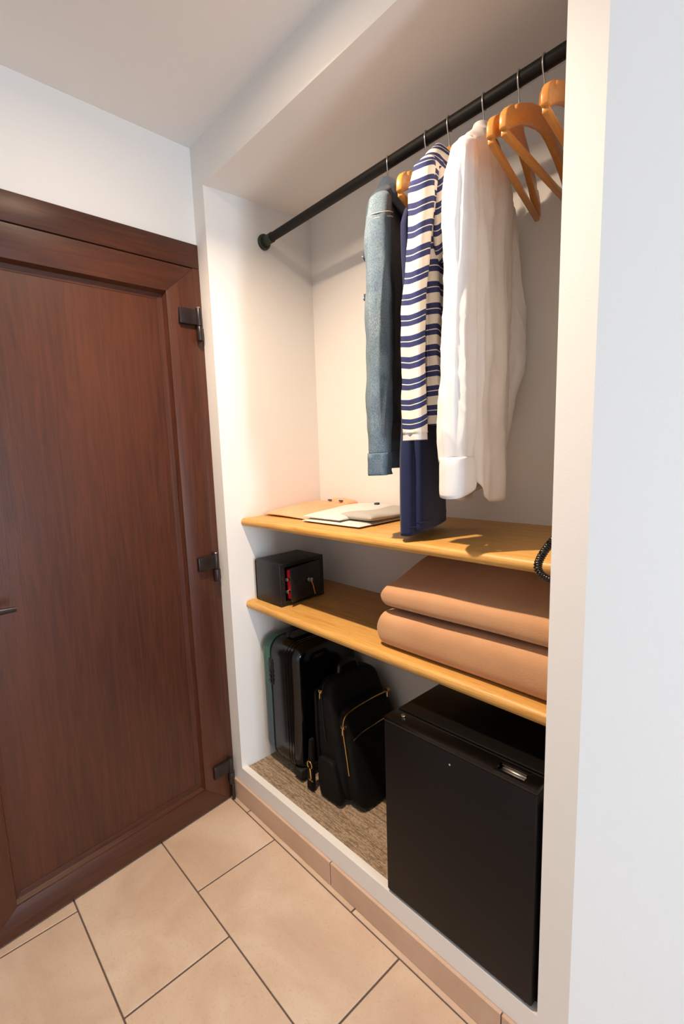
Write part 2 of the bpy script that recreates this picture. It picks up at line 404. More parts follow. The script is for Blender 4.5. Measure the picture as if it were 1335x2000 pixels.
def shelf(name, zl, zr, th, yf, label):
    bm = bmesh.new(); rn = th/2; out = []
    for k in range(17):
        a = PI/2 + k*PI/16
        out.append((yf+rn+rn*math.cos(a), rn*math.sin(a)))
    out = [(NY-.0005, rn)] + out + [(NY-.0005, -rn)]
    N = 6; rows = []
    for i in range(N+1):
        x = .0008 + (NX-.0016)*i/N; z = zl + (zr-zl)*i/N - rn
        rows.append([bm.verts.new((x, y, z+dz)) for y, dz in out])
    for a, b in zip(rows, rows[1:]):
        for k in range(len(out)):
            bm.faces.new((a[k], a[(k+1) % len(out)], b[(k+1) % len(out)], b[k]))
    bm.faces.new(rows[0]); bm.faces.new(rows[-1][::-1])
    return tag(mesh_obj(name, bm, MAT['pine'], None, 35), label, 'shelf')
UL, UR_, UT = 1.080, 1.067, .027
BL, BR, BT = .776, .758, .030
shelf('closet_shelf', UL, UR_, UT, .066, 'upper pine shelf with rounded front edge, below the hanging clothes')
shelf('closet_shelf', BL, BR, BT, .066, 'lower pine shelf with rounded front edge, above the refrigerator')
zu = lambda x: UL + (UR_-UL)*x/NX
zb = lambda x: BL + (BR-BL)*x/NX

# ------------------------------------------------------------------ hangers
def hook_pts():
    p = []
    r = RR + .0022
    for k in range(15):
        a = math.radians(-35 + k*(215/14)); p.append((0, r*math.cos(a), r*math.sin(a)))
    p += [(0, -r*.98, -.006), (0, -r*.80, -.017), (0, -.006, -.028), (0, -.001, -.038), (0, 0, -.052)]
    return p
def make_hanger(x, rot, label, bar=True, k=1.0):
    t = tag(empty('clothes_hanger', (x, YR, ZR), rot), label, 'hanger', 'wooden hangers on the rail')
    bm = bmesh.new(); tube(bm, hook_pts(), .0017, 8); mesh_obj('hook', bm, MAT['wire'], t, 60)
    z = lambda v: v - ZR
    top = [(.0155, 1.953), (.021, 1.944), (.04, 1.939), (.09, 1.925), (.14, 1.905), (.163, 1.894), (.168, 1.884), (.177, 1.881), (.181, 1.887), (.20, 1.876), (.212, 1.866), (.218, 1.854), (.218, 1.836)]
    bot = [(.206, 1.834), (.185, 1.846), (.13, 1.874), (.08, 1.892), (.03, 1.905), (0, 1.908)]
    half = [(max(s*k, .0155) if s > .0155 else s, z(h)) for s, h in top + bot]
    neck = [(-.013, z(1.972)), (-.008, z(1.984)), (0, z(1.987)), (.008, z(1.984)), (.013, z(1.972))]
    out = neck + half + [(-s, h) for s, h in reversed(half[:-1])]
    bm = bmesh.new(); prism(bm, out, 'x', -.0065, .0065, .0028, 2); mesh_obj('yoke', bm, MAT['beech'], t, 45)
    if bar:
        bm = bmesh.new(); box(bm, -.0055, .0055, -.212*k, .212*k, z(1.826), z(1.838), .003)
        mesh_obj('trouser_bar', bm, MAT['beech'], t, 45)
    return t
R_ = math.radians
make_hanger(.521, R_(29), 'wooden hanger holding the denim jacket, leftmost on the rail', k=.68)
make_hanger(.633, R_(18), 'wooden hanger holding the navy trousers, light tip poking out beside the striped top')
make_hanger(.692, R_(13), 'wooden hanger inside the striped top, its neck showing above it', k=.74)
make_hanger(.773, R_(14), 'wooden hanger inside the white shirt', k=.74)
make_hanger(.846, R_(12.5), 'empty wooden hanger nearest the white shirt')
make_hanger(.894, R_(6), 'empty wooden hanger second from the right-hand closet wall')
make_hanger(.952, R_(8), 'empty wooden hanger cut off by the right-hand closet wall, rightmost')

# ------------------------------------------------------------------ garments
def interp(keys, z):
    """keys sorted by falling z; Catmull-Rom on each column"""
    n = len(keys)
    for i in range(n-1):
        if keys[i][0] >= z >= keys[i+1][0]: break
    else: i = 0 if z > keys[0][0] else n-2
    t = (keys[i][0]-z)/(keys[i][0]-keys[i+1][0])
    p0, p1, p2, p3 = keys[max(i-1, 0)], keys[i], keys[i+1], keys[min(i+2, n-1)]
    r = []
    for k in range(1, len(p1)):
        a, b, c_, d = p0[k], p1[k], p2[k], p3[k]
        lin = b + (c_-b)*t
        cr = .5*((2*b)+(-a+c_)*t+(2*a-5*b+4*c_-d)*t*t+(-a+3*b-3*c_+d)*t**3)
        r.append(.35*lin + .65*cr)
    return r
def cloth_tube(name, keys, mat, parent, nseg=96, nlev=110, crease=.0, csc=16.0, folds=(), wr=.004, wsc=9.0, seed=0, hem=None, closed=True, vtilt=0.0, thick=.0016, p=2.3, smooth=60):
    """keys: (z, cx, cy, rx, ry) with world z. folds: (count, phase, amp_top, amp_bottom, twist). Local frame of the hanger."""
    bm = bmesh.new(); uvl = bm.loops.layers.uv.new('UVMap')
    ztop, zbot = keys[0][0], keys[-1][0]; rows = []; info = {}
    for i in range(nlev+1):
        f = i/nlev
        f = f**1.25 if keys[0][3] < .03 else f
        zc = ztop + (zbot-ztop)*f
        cx, cy, rx, ry = interp(keys, zc); row = []
        for k in range(nseg):
            a = 2*PI*k/nseg; ca, sa = math.cos(a), math.sin(a)
            x = math.copysign(abs(ca)**(2/p), ca)*rx; y = math.copysign(abs(sa)**(2/p), sa)*ry
            d = 0
            for cnt, ph, a0, a1, tw in folds: d += (a0+(a1-a0)*f)*math.sin(cnt*a+ph+tw*f)
            nv = noise.noise(Vector((x*wsc+seed*3.1, y*wsc*.8, zc*wsc*.62))) + .5*noise.noise(Vector((x*wsc*2.3, y*wsc*2+seed*1.7, zc*wsc*1.7)))
            edge = min(1, f*6+.1)
            if crease:
                rn = 1-abs(noise.noise(Vector((ca*rx*csc*2.2+seed*5.3, sa*ry*csc, zc*csc*.16)))*2.2)
                rd2 = 1-abs(noise.noise(Vector((ca*rx*csc*1.4+zc*csc*.5, sa*ry*csc*.9-seed, zc*csc*.55)))*2.4)
                d += crease*(max(0, rn)**2 + .35*max(0, rd2)**3 - .5)*min(1, (1-f)*7+.15)
            d = d*edge + wr*nv*edge*min(1, (1-f)*5+.25)
            nl = math.hypot(ca*ry, sa*rx) or 1
            zz = zc
            if hem: zz = zc + hem(a)*max(0, (f-.55)/.45)**1.5
            v = bm.verts.new((cx+x+d*ca*ry/nl, cy+y+d*sa*rx/nl, zz-ZR)); row.append(v)
            info[v] = (k/nseg, (ztop-zz) + vtilt*sa*ry + .5*abs(0))
        rows.append(row)
    for a, b in zip(rows, rows[1:]):
        for k in range(nseg): bm.faces.new((a[k], a[(k+1) % nseg], b[(k+1) % nseg], b[k]))
    if closed: bm.faces.new(rows[0])
    for f in bm.faces:
        for lp in f.loops: lp[uvl].uv = info[lp.vert]
    o = mesh_obj(name, bm, mat, parent, smooth)
    s = o.modifiers.new('thickness', 'SOLIDIFY'); s.thickness = thick; s.offset = -1
    return o
def band(name, keys, mat, parent, **k):
    return cloth_tube(name, keys, mat, parent, nlev=14, closed=False, **k)

# white shirt
T = tag(empty('white_shirt', (.773, YR, ZR), R_(14)), 'long-sleeved white cotton shirt, rightmost garment on the rail', 'shirt')
cloth_tube('body', [(1.962, 0, 0, .016, .050), (1.945, .001, 0, .024, .085), (1.92, .003, 0, .030, .125), (1.895, .004, 0, .034, .160), (1.868, .005, 0, .036, .184), (1.83, .006, 0, .037, .188),
    (1.70, .007, .004, .036, .172), (1.5, .006, .0, .034, .160), (1.3, .006, -.004, .034, .158), (1.172, .006, -.006, .036, .158)], MAT['shirt'], T,
    folds=((7, .4, .001, .006, .8), (12, 1.2, 0, .0035, -.6)), wr=.006, seed=1, crease=0.006, csc=20, hem=lambda a: .055*abs(math.sin(a))**3 - .012*math.cos(a*2))
cloth_tube('sleeve', [(1.886, .006, -.165, .014, .018), (1.868, .006, -.178, .024, .028), (1.82, .004, -.186, .029, .036), (1.7, .000, -.187, .030, .038), (1.5, -.002, -.186, .029, .038), (1.38, -.005, -.184, .029, .038), (1.3, -.006, -.183, .030, .037), (1.262, -.006, -.182, .029, .036)],
    MAT['shirt'], T, folds=((3, .3, .001, .003, 2.), (7, .2, 0, .0015, 1.)), wr=.005, wsc=8, seed=2, crease=.0055, csc=22)
band('cuff', [(1.272, -.006, -.182, .033, .041), (1.24, -.006, -.182, .034, .041), (1.200, -.006, -.182, .034, .040)], MAT['shirt'], T, folds=((3, .3, .002, .003, .2),), wr=.003, seed=3, hem=lambda a: .014*math.sin(a))
cloth_tube('sleeve', [(1.886, .004, .165, .014, .018), (1.868, .004, .176, .026, .026), (1.78, .006, .182, .032, .030), (1.66, .016, .180, .034, .034), (1.55, .030, .176, .034, .036), (1.48, .026, .172, .033, .034), (1.36, .004, .166, .029, .030), (1.25, -.008, .162, .027, .028)],
    MAT['shirt'], T, folds=((3, 1.3, .001, .004, 2.),), wr=.008, wsc=11, seed=4, crease=.0065, csc=22)
band('cuff', [(1.258, -.008, .162, .029, .030), (1.22, -.009, .162, .030, .031), (1.19, -.010, .162, .029, .030)], MAT['shirt'], T, folds=((3, .3, .002, .003, .2),), wr=.003, seed=5)
band('collar', [(1.974, 0, 0, .018, .050), (1.960, 0, 0, .022, .060), (1.944, .002, 0, .028, .078)], MAT['shirt'], T, wr=.002, seed=6)

# striped top
T = tag(empty('striped_top', (.692, YR, ZR), R_(13)), 'white top with paired navy stripes and wide sleeves', 'top')
cloth_tube('body', [(1.957, 0, 0, .014, .088), (1.945, 0, 0, .020, .105), (1.92, .002, 0, .026, .140), (1.895, .003, 0, .029, .170), (1.868, .004, 0, .031, .190), (1.83, .004, 0, .032, .192),
    (1.70, .004, .002, .031, .172), (1.5, .004, .0, .030, .166), (1.346, .004, .0, .032, .162)], MAT['stripe'], T,
    folds=((6, 1.4, .001, .006, 1.1), (10, .2, 0, .003, -1.)), wr=.006, seed=11, crease=0.004, vtilt=0, hem=lambda a: .006*math.sin(2*a))
cloth_tube('sleeve', [(1.893, .006, -.160, .014, .018), (1.875, .006, -.176, .020, .026), (1.83, .004, -.190, .023, .030), (1.74, .000, -.196, .023, .032), (1.6, -.009, -.199, .022, .031), (1.42, -.010, -.198, .022, .030), (1.326, -.009, -.197, .023, .030)],
    MAT['stripe'], T, folds=((3, 2.1, .001, .003, 1.5), (5, .4, 0, .0018, 1.)), wr=.005, wsc=11, seed=12, crease=0.003, vtilt=.38)
band('sleeve_hem', [(1.330, -.009, -.197, .0232, .0302), (1.322, -.009, -.197, .0236, .0306), (1.313, -.009, -.197, .0238, .0306)], MAT['offwhite'], T, folds=((3, 3.6, .003, .003, .1), (5, 1.4, .0018, .0018, .1)), wr=.001, seed=13, nseg=56)
cloth_tube('sleeve', [(1.893, .004, .160, .014, .018), (1.875, .004, .176, .020, .026), (1.83, .006, .188, .024, .030), (1.6, .006, .190, .024, .030), (1.42, .004, .188, .023, .030), (1.32, .004, .186, .024, .030)],
    MAT['stripe'], T, folds=((3, 1.1, .001, .003, 1.5),), wr=.005, wsc=11, seed=14, vtilt=.25)
# loose fold of cloth hanging from the front shoulder, as the wide sleeve bunches
cloth_tube('shoulder_fold', [(1.880, .022, -.120, .008, .026), (1.83, .028, -.126, .013, .038), (1.76, .028, -.130, .014, .042), (1.71, .026, -.132, .011, .034), (1.69, .022, -.132, .005, .018)],
    MAT['stripe'], T, nseg=32, nlev=30, wr=.004, wsc=12, seed=15, vtilt=.9)

# denim jacket
T = tag(empty('denim_jacket', (.521, YR, ZR), R_(29)), 'washed blue denim jacket, leftmost garment on the rail', 'jacket')
cloth_tube('body', [(1.960, 0, 0, .020, .050), (1.945, 0, 0, .026, .085), (1.92, -.004, 0, .031, .125), (1.895, -.008, 0, .034, .158), (1.868, -.011, 0, .035, .176), (1.83, -.012, 0, .035, .182),
    (1.70, -.013, .0, .035, .172), (1.5, -.014, .0, .034, .168), (1.36, -.014, .0, .034, .165)], MAT['denim_shade_and_label'], T,
    folds=((5, .4, .001, .003, .5),), wr=.005, seed=21, crease=0.003)
band('waistband', [(1.366, -.014, 0, .036, .167), (1.34, -.014, 0, .036, .167), (1.318, -.014, 0, .035, .165)], MAT['denim_shade_and_label'], T, folds=((5, .9, .003, .003, 0),), wr=.002, seed=22)
cloth_tube('sleeve', [(1.890, .004, -.150, .018, .024), (1.872, .004, -.170, .025, .034), (1.82, .003, -.184, .028, .042), (1.70, .001, -.192, .028, .045), (1.5, -.001, -.196, .029, .047), (1.35, -.004, -.197, .029, .046), (1.285, -.005, -.197, .027, .044)],
    MAT['denim'], T, folds=((4, .3, 0, .002, 3.),), wr=.005, wsc=13, seed=23, crease=0.003, p=2.6)
band('cuff', [(1.288, -.005, -.197, .0285, .0455), (1.262, -.005, -.197, .028, .045), (1.235, -.005, -.197, .027, .043)], MAT['denim'], T, folds=((5, .3, .0015, .0025, .2),), wr=.004, wsc=20, seed=24, crease=0.003, p=2.6)
cloth_tube('sleeve', [(1.890, -.006, .150, .018, .024), (1.872, -.008, .166, .025, .030), (1.82, -.012, .172, .027, .034), (1.65, -.014, .174, .027, .035), (1.5, -.014, .174, .027, .035), (1.35, -.014, .172, .027, .035), (1.285, -.014, .172, .026, .034)],
    MAT['denim_shade_and_label'], T, folds=((4, .3, 0, .002, 3.),), wr=.005, wsc=13, seed=25, p=2.6)
band('cuff', [(1.288, -.014, .172, .0275, .0355), (1.262, -.014, .172, .027, .035), (1.235, -.014, .172, .026, .034)], MAT['denim_shade_and_label'], T, wr=.004, wsc=20, seed=26)
cl = cloth_tube('collar', [(1.984, .0, .004, .016, .048), (1.972, .002, .004, .024, .064), (1.945, .004, .006, .036, .088), (1.915, .004, .010, .041, .106), (1.89, .004, .012, .043, .116)], MAT['denim_shade_and_label'], T, nlev=16, closed=False, wr=.003, seed=27, thick=.003, hem=lambda a: .012*math.sin(3*a))
bm = bmesh.new()                        # shoulder seam stitching round the sleeve head
for dz in (0, -.010):
    tube(bm, [(.003+.0295*math.cos(a*PI/20), -.180+.044*math.sin(a*PI/20), 1.835+dz+.012*math.sin(a*PI/20)-ZR) for a in range(20, 41)], .0011, 5)
mesh_obj('shoulder_stitching', bm, MAT['stitch'], T, 60)
for z in (1.79, 1.69):
    bm = bmesh.new(); box(bm, -.050, -.036, -.115, -.085, z-.016-ZR, z-ZR, .002); f = mesh_obj('pocket_flap', bm, MAT['denim_shade_and_label'], T, 40)
    bm = bmesh.new(); cyl(bm, (-.053, -.100, z-.008-ZR), (-.049, -.100, z-.008-ZR), .005, n=12); mesh_obj('button', bm, MAT['wire'], f, 40)

# navy trousers folded over a hanger bar
T = tag(empty('navy_trousers', (.633, YR, ZR), R_(18)), 'dark navy trousers hanging down to the upper shelf', 'trousers')
for s, dy, hz in ((-1, -.006, 1.086), (1, .008, 1.096)):
    cx = .003 + s*.0095
    lg = cloth_tube('leg', [(1.845, s*.006, dy-.03, .006, .080), (1.835, s*.009, dy-.035, .009, .095), (1.80, s*.012, dy-.04, .0115, .106), (1.6, cx*.8, dy-.046, .014, .112), (1.3, cx, dy-.050, .0220, .116), (hz, cx, dy-.052, .0240, .118)],
        MAT['navy'], T, folds=((3, .5, .0, .002, .6),), wr=.003, wsc=7, seed=31+s, p=3.4)
    bm = bmesh.new()
    tube(bm, [(cx+math.copysign(abs(math.cos(a*PI/24))**(2/3.4), math.cos(a*PI/24))*.0246, dy-.052+math.copysign(abs(math.sin(a*PI/24))**(2/3.4), math.sin(a*PI/24))*.1186, hz+.022-ZR) for a in range(49)], .0008, 5)
    mesh_obj('hem_stitch', bm, MAT['navy'], lg, 60)

# ------------------------------------------------------------------ soft slabs: blankets and folded tops
def slab(x0, x1, y0, y1, zbot, ztop, p=6, rim=None, nx=48, ny=40, wr=.003, wsc=7, seed=0, q=.5):
    """closed cushion between zbot(x,y) and ztop(x,y) with rounded rim"""
    bm = bmesh.new(); g = [[], []]
    for side in (0, 1):
        for i in range(nx+1):
            u = math.sin((-1+2*i/nx)*PI/2); row = []
            for j in range(ny+1):
                v = math.sin((-1+2*j/ny)*PI/2)
                e = max(0, (1-abs(u)**p)*(1-abs(v)**p))**q
                if rim:
                    hx_, hy_ = (x1-x0)/2, (y1-y0)/2; rc = .05        # rounded plan corners on the left end
                    ax, ay = abs(u)*hx_, abs(v)*hy_; qx, qy = ax-(hx_-rc), ay-(hy_-rc); d = min(hx_-ax, hy_-ay)
                    if u > 0: d = hy_-ay if u < .995 else min(hx_-ax, hy_-ay)
                    if qx > 0 and qy > 0 and u < 0:
                        L = math.hypot(qx, qy); m_ = max(qx, qy); f_ = m_/L
                        u = math.copysign((hx_-rc+qx*f_)/hx_, u); v = math.copysign((hy_-rc+qy*f_)/hy_, v); d = rc-m_
                    e = max(0, 1-max(0, 1-d/rim)**2.8)**(1/2.8)
                x = (x0+x1)/2+u*(x1-x0)/2; y = (y0+y1)/2+v*(y1-y0)/2
                nv = noise.noise(Vector((x*wsc+seed, y*wsc, 3.3*side+seed)))
                nb = noise.noise(Vector((x*wsc*.6+seed*2, .3*y, 9.1)))
                a, b = zbot(x, y), ztop(x, y); zm = (a*.55+b*.45)
                z = zm + ((b-zm)*e + wr*nv*e if side else (a-zm)*e)
                row.append(bm.verts.new((x, y + wr*1.2*nb*(1-v)*.5, z)))
            g[side].append(row)
    for side in (0, 1):
        G_ = g[side]
        for i in range(nx):
            for j in range(ny):
                q_ = (G_[i][j], G_[i+1][j], G_[i+1][j+1], G_[i][j+1]); bm.faces.new(q_ if side else q_[::-1])
    bmesh.ops.remove_doubles(bm, verts=bm.verts, dist=1e-5)
    return bm
bl = mesh_obj('folded_blanket', slab(.540, 1.017, .094, .44, lambda x, y: zb(x)+.001, lambda x, y: .868+.004*math.sin(7*x), seed=2, wr=.004, rim=.045), MAT['blanket'], None, 70)
tag(bl, 'thick tan folded blanket, lower of the two on the lower shelf', 'blanket', 'tan blankets')
def topz(x, y):
    t = min(1, max(0, (y-.10)/.22)); l = min(1, max(0, (x-.55)/.30))
    return .945 + .085*(t*t*(3-2*t))*(.45+.55*l) + .004*math.sin(9*x)
bl = mesh_obj('folded_blanket', slab(.552, 1.018, .096, .44, lambda x, y: .8755, topz, seed=5, wr=.006, rim=.055), MAT['blanket'], None, 70)
tag(bl, 'thick tan folded blanket, upper one pressed under the upper shelf', 'blanket', 'tan blankets')

t = tag(empty('folded_shirt', (.12, .30, zu(.12))), 'peach folded top lying at the left end of the upper shelf', 'folded top', 'folded tops on the upper shelf')
def loc(o, t): o.location = -t.location; return o
loc(mesh_obj('folded_body', slab(.006, .235, .165, .45, lambda x, y: zu(x)+.0006, lambda x, y: zu(x)+.014+.016*min(1, (y-.16)/.2)+.004*math.sin(20*x), seed=8, wr=.003, nx=36, ny=28), MAT['peach'], None, 70), t).parent = t
loc(mesh_obj('collar', slab(.09, .20, .40, .462, lambda x, y: zu(x)+.012, lambda x, y: zu(x)+.040, seed=9, wr=.004, wsc=30, nx=20, ny=12), MAT['peach'], None, 70), t).parent = t
for x in (.11, .165):
    loc(mesh_obj('care_label', bx(x, x+.016, .395, .402, zu(x)+.036, zu(x)+.041, bev=.001), MAT['denim_shade_and_label'], None), t).parent = t
t = tag(empty('folded_shirt', (.34, .29, zu(.34))), 'grey and off-white folded top beside the peach one on the upper shelf', 'folded top', 'folded tops on the upper shelf')
loc(mesh_obj('folded_body', slab(.238, .476, .138, .43, lambda x, y: zu(x)+.0006, lambda x, y: zu(x)+.012, seed=12, wr=.002, nx=36, ny=28), MAT['offwhite'], None, 70), t).parent = t
loc(mesh_obj('folded_front', slab(.236, .395, .146, .44, lambda x, y: zu(x)+.010, lambda x, y: zu(x)+.026+.012*min(1, (y-.14)/.2), seed=13, wr=.003, nx=36, ny=28), MAT['offwhite'], None, 70), t).parent = t
loc(mesh_obj('folded_sleeve', slab(.352, .480, .185, .44, lambda x, y: zu(x)+.011, lambda x, y: zu(x)+.036+.006*math.sin(14*y), seed=14, wr=.003, nx=30, ny=28), MAT['grey'], None, 70), t).parent = t
bm = bmesh.new(); box(bm, .345, .358, .37, .385, zu(.35)+.036, zu(.35)+.044, .002)
loc(mesh_obj('care_label', bm, MAT['denim_shade_and_label'], None), t).parent = t

# ------------------------------------------------------------------ safe
sx0, sx1, sy0, sy1 = .012, .150, .108, .318
zs0 = zb(.15)+.0008+.0022; zs1 = zs0+.150
t = tag(empty('safe', (.08, .21, zs0)), 'small black steel safe with ajar door on the lower shelf', 'safe')
bm = bmesh.new()
th = .006
box(bm, sx0, sx1, sy0, sy1, zs0, zs0+th, .0015); box(bm, sx0, sx1, sy0, sy1, zs1-th, zs1, .0015)
box(bm, sx0, sx0+th, sy0, sy1, zs0+th-.001, zs1-th+.001); box(bm, sx0, sx1, sy0, sy0+th, zs0+th-.001, zs1-th+.001, .0015); box(bm, sx0, sx1, sy1-th, sy1, zs0+th-.001, zs1-th+.001, .0015)
# front rim round the opening (door side faces +x)
box(bm, sx1-.008, sx1, sy0+th, sy0+.022, zs0+th, zs1-th); box(bm, sx1-.008, sx1, sy1-.018, sy1-th, zs0+th, zs1-th)
box(bm, sx1-.008, sx1, sy0+.022, sy1-.018, zs0+th, zs0+.014); box(bm, sx1-.008, sx1, sy0+.022, sy1-.018, zs1-.014, zs1-th)
loc(mesh_obj('body', bm, MAT['safe'], None, 30), t).parent = t
dhx, dhy = sx1, sy1-.019
ang = R_(9)
def dpt(a, n, z): # a: from hinge toward the free edge, n: outwards
    return (dhx + a*math.sin(ang) + n*math.cos(ang), dhy - a*math.cos(ang) + n*math.sin(ang), z)
def dbox(name, a0, a1, n0, n1, z0, z1, mat, parent, bev=.001):
    bm = bx(a0, a1, n0, n1, z0, z1, bev=bev)
    for v in bm.verts: v.co = Vector(dpt(v.co.x, v.co.y, v.co.z)) - t.location
    return mesh_obj(name, bm, mat, parent, 40)
door = dbox('safe_door', 0, .166, -.005, .001, zs0+.015, zs1-.015, MAT['safe'], t)
dbox('lock_housing', .05, .158, -.024, -.0055, zs0+.024, zs1-.024, MAT['red'], door)
for z in (.052, .095):
    bm = bmesh.new(); cyl(bm, dpt(.150, -.015, zs0+z), dpt(.172, -.015, zs0+z), .0065, n=16, bev=.001)
    bmesh.ops.translate(bm, vec=-t.location, verts=bm.verts); mesh_obj('bolt', bm, MAT['chrome'], door, 40)
bm = bmesh.new(); cyl(bm, dpt(.075, .001, zs0+.078), dpt(.075, .008, zs0+.078), .009, n=20, bev=.001)
bmesh.ops.translate(bm, vec=-t.location, verts=bm.verts); lk = mesh_obj('lock_barrel', bm, plain('lock_steel', (120, 118, 116), .3, metal=1), door, 40)
bm = bmesh.new(); b = bmesh.new(); box(b, .072, .078, .008, .022, zs0+.070, zs0+.086, .001)
for v in b.verts: v.co = Vector(dpt(*v.co))
merge(bm, b); bmesh.ops.translate(bm, vec=-t.location, verts=bm.verts); mesh_obj('key', bm, MAT['wire'], lk, 40)
bm = bmesh.new(); tube(bm, [dpt(.075, .019, zs0+.071), dpt(.071, .021, zs0+.060), dpt(.064, .021, zs0+.034), dpt(.060, .021, zs0+.024)], .0018, 8)
bmesh.ops.translate(bm, vec=-t.location, verts=bm.verts); mesh_obj('key_tag', bm, MAT['orange_tag'], lk, 40)

# ------------------------------------------------------------------ suitcase
FZ = .132
t = tag(empty('suitcase', (.115, .27, FZ)), 'glossy black hard-shell suitcase standing against the left closet wall', 'suitcase')
def rbox(x0, x1, y0, y1, z0, z1, r, seg=6):
    bm = bmesh.new(); b = bmesh.new(); bmesh.ops.create_cube(b, size=1)
    for v in b.verts: v.co = ((x0+x1)/2+v.co.x*(x1-x0), (y0+y1)/2+v.co.y*(y1-y0), (z0+z1)/2+v.co.z*(z1-z0))
    # round the four upright-profile corners (edges along x) strongly, then the rim lightly
    es = [e for e in b.edges if abs(e.verts[0].co.x-e.verts[1].co.x) > 1e-4]
    bmesh.ops.bevel(b, geom=es, offset=r, segments=seg, affect='EDGES', profile=.5)
    merge(bm, b); return bm
def half_shell(name, x0, x1, xflat, mat):
    bm = rbox(x0, x1, .112, .43, FZ+.030, FZ+.505, .055, 9)
    es = [e for e in bm.edges if all(abs(v.co.x-xflat) < 1e-5 for v in e.verts)]
    bmesh.ops.bevel(bm, geom=es, offset=.034, segments=8, affect='EDGES', profile=.5)
    o = loc(mesh_obj(name, bm, mat, None, 40), t); o.parent = t; return o
half_shell('rear_shell', .004, .064, .004, MAT['green'])
fs = half_shell('front_shell', .074, .208, .208, MAT['shell'])
bm = rbox(.062, .076, .115, .427, FZ+.033, FZ+.502, .053, 9); loc(mesh_obj('zip_band', bm, MAT['rubber'], None, 40), t).parent = t
def loc2(o, p):
    o.location = -t.location; o.parent = p; o.matrix_parent_inverse = Matrix.Identity(4)
    if p is not t: o.location = (0, 0, 0)
    return o
for k in range(3):                      # raised ribs wrapping the shell
    x = .146 + .014*k
    bm = rbox(x-.0035, x+.0035, .1106, .4314, FZ+.0286, FZ+.5064, .0564, 9)
    o = mesh_obj('rib', bm, MAT['shell'], fs, 40)
bm = bmesh.new(); box(bm, .058, .080, .1075, .118, FZ+.33, FZ+.43, .004); lk = loc(mesh_obj('combination_lock', bm, MAT['rubber'], None, 40), t); lk.parent = t
for k in range(3):
    bm = bmesh.new(); cyl(bm, (.064, .107, FZ+.345+k*.018), (.074, .107, FZ+.345+k*.018), .005, n=12); mesh_obj('dial', bm, MAT['shell'], lk, 40)
bm = bmesh.new(); cyl(bm, (.069, .105, FZ+.41), (.069, .109, FZ+.41), .008, n=16); mesh_obj('key_slot', bm, MAT['hinge'], lk, 40)
bm = bmesh.new(); tube(bm, [(.10, .17, FZ+.5), (.10, .18, FZ+.522), (.10, .20, FZ+.530), (.10, .30, FZ+.530), (.10, .32, FZ+.522), (.10, .33, FZ+.5)], .008, 10)
loc(mesh_obj('carry_handle', bm, MAT['rubber'], None, 50), t).parent = t
for x in (.03, .185):
    for y in ((.135, .395) if x > .1 else (.19, .37)):
        bm = bmesh.new(); box(bm, x-.022, x+.022, y-.022, y+.022, FZ+.020, FZ+.050, .006); w = loc(mesh_obj('wheel_housing', bm, MAT['rubber'], None, 40), t); w.parent = t
        bm = bmesh.new(); cyl(bm, (x-.013, y, FZ+.0195), (x+.013, y, FZ+.0195), .0195, n=20, bev=.003); mesh_obj('wheel', bm, MAT['rubber'], w, 40)

# ------------------------------------------------------------------ backpack
t = tag(empty('backpack', (.345, .265, FZ)), 'black backpack with gold zips standing between the suitcase and the refrigerator', 'backpack')
def lx(x, z): return x + (-.05 - .18*min(1, max(0, (x-.27)/.17)))*(z-FZ)
def bag(name, x0, x1, y0, y1, z0, z1, mat, parent, r=.035, seed=0, wr=.005, n=22, top=.55):
    """soft box: superellipsoid block leaning toward the suitcase"""
    b = bmesh.new(); bmesh.ops.create_cube(b, size=2); bmesh.ops.subdivide_edges(b, edges=b.edges[:], cuts=n, use_grid_fill=True)
    for v in b.verts:
        u = Vector(v.co); m_ = max(abs(u.x), abs(u.y), abs(u.z)); pn = (abs(u.x)**6+abs(u.y)**6+abs(u.z)**6)**(1/6)
        w = u*(m_/pn)
        hz = (w.z+1)/2
        sq = 1 - .16*max(0, hz-top)/(1-top)
        x = (x0+x1)/2 + w.x*(x1-x0)/2*sq; y = (y0+y1)/2 + w.y*(y1-y0)/2*(1-.10*hz); z = z0 + hz*(z1-z0)
        nv = noise.noise(Vector((x*9+seed, y*9, z*9))) + .5*noise.noise(Vector((x*22, y*22+seed, z*22)))
        d = w.normalized()*wr*nv
        v.co = Vector((lx(x, z)+d.x, y+d.y, z+d.z*.4)) - t.location
    return mesh_obj(name, b, mat, parent, 60)
body = bag('body', .272, .402, .135, .425, FZ+.003, FZ+.405, MAT['nylon'], t, seed=3)
pk = bag('front_pocket', .385, .450, .150, .415, FZ+.003, FZ+.325, MAT['nylon'], t, seed=5, wr=.004)
sp_ = bag('side_pocket', .285, .385, .120, .150, FZ+.006, FZ+.15, MAT['nylon'], t, seed=6, wr=.003, n=10)
def lean(p): return Vector((lx(p[0], p[2]), p[1], p[2])) - t.location
def ziptube(name, pts, r, mat, parent):
    bm = bmesh.new()
    P = [Vector(p) for p in pts]; Q = []
    for i in range(len(P)-1):
        for s in range(8):
            u = s/8; a, b, c_, d = P[max(i-1, 0)], P[i], P[i+1], P[min(i+2, len(P)-1)]
            Q.append(.5*((2*b)+(c_-a)*u+(2*a-5*b+4*c_-d)*u*u+(3*b-a-3*c_+d)*u**3))
    Q.append(P[-1]); tube(bm, [lean(q) for q in Q], r, 6); return mesh_obj(name, bm, mat, parent, 60)
ziptube('pocket_zip', [(.420, .152, FZ+.12), (.430, .150, FZ+.20), (.436, .152, FZ+.27), (.438, .170, FZ+.305), (.440, .22, FZ+.318), (.442, .32, FZ+.322), (.440, .385, FZ+.318)], .0022, MAT['gold'], pk)
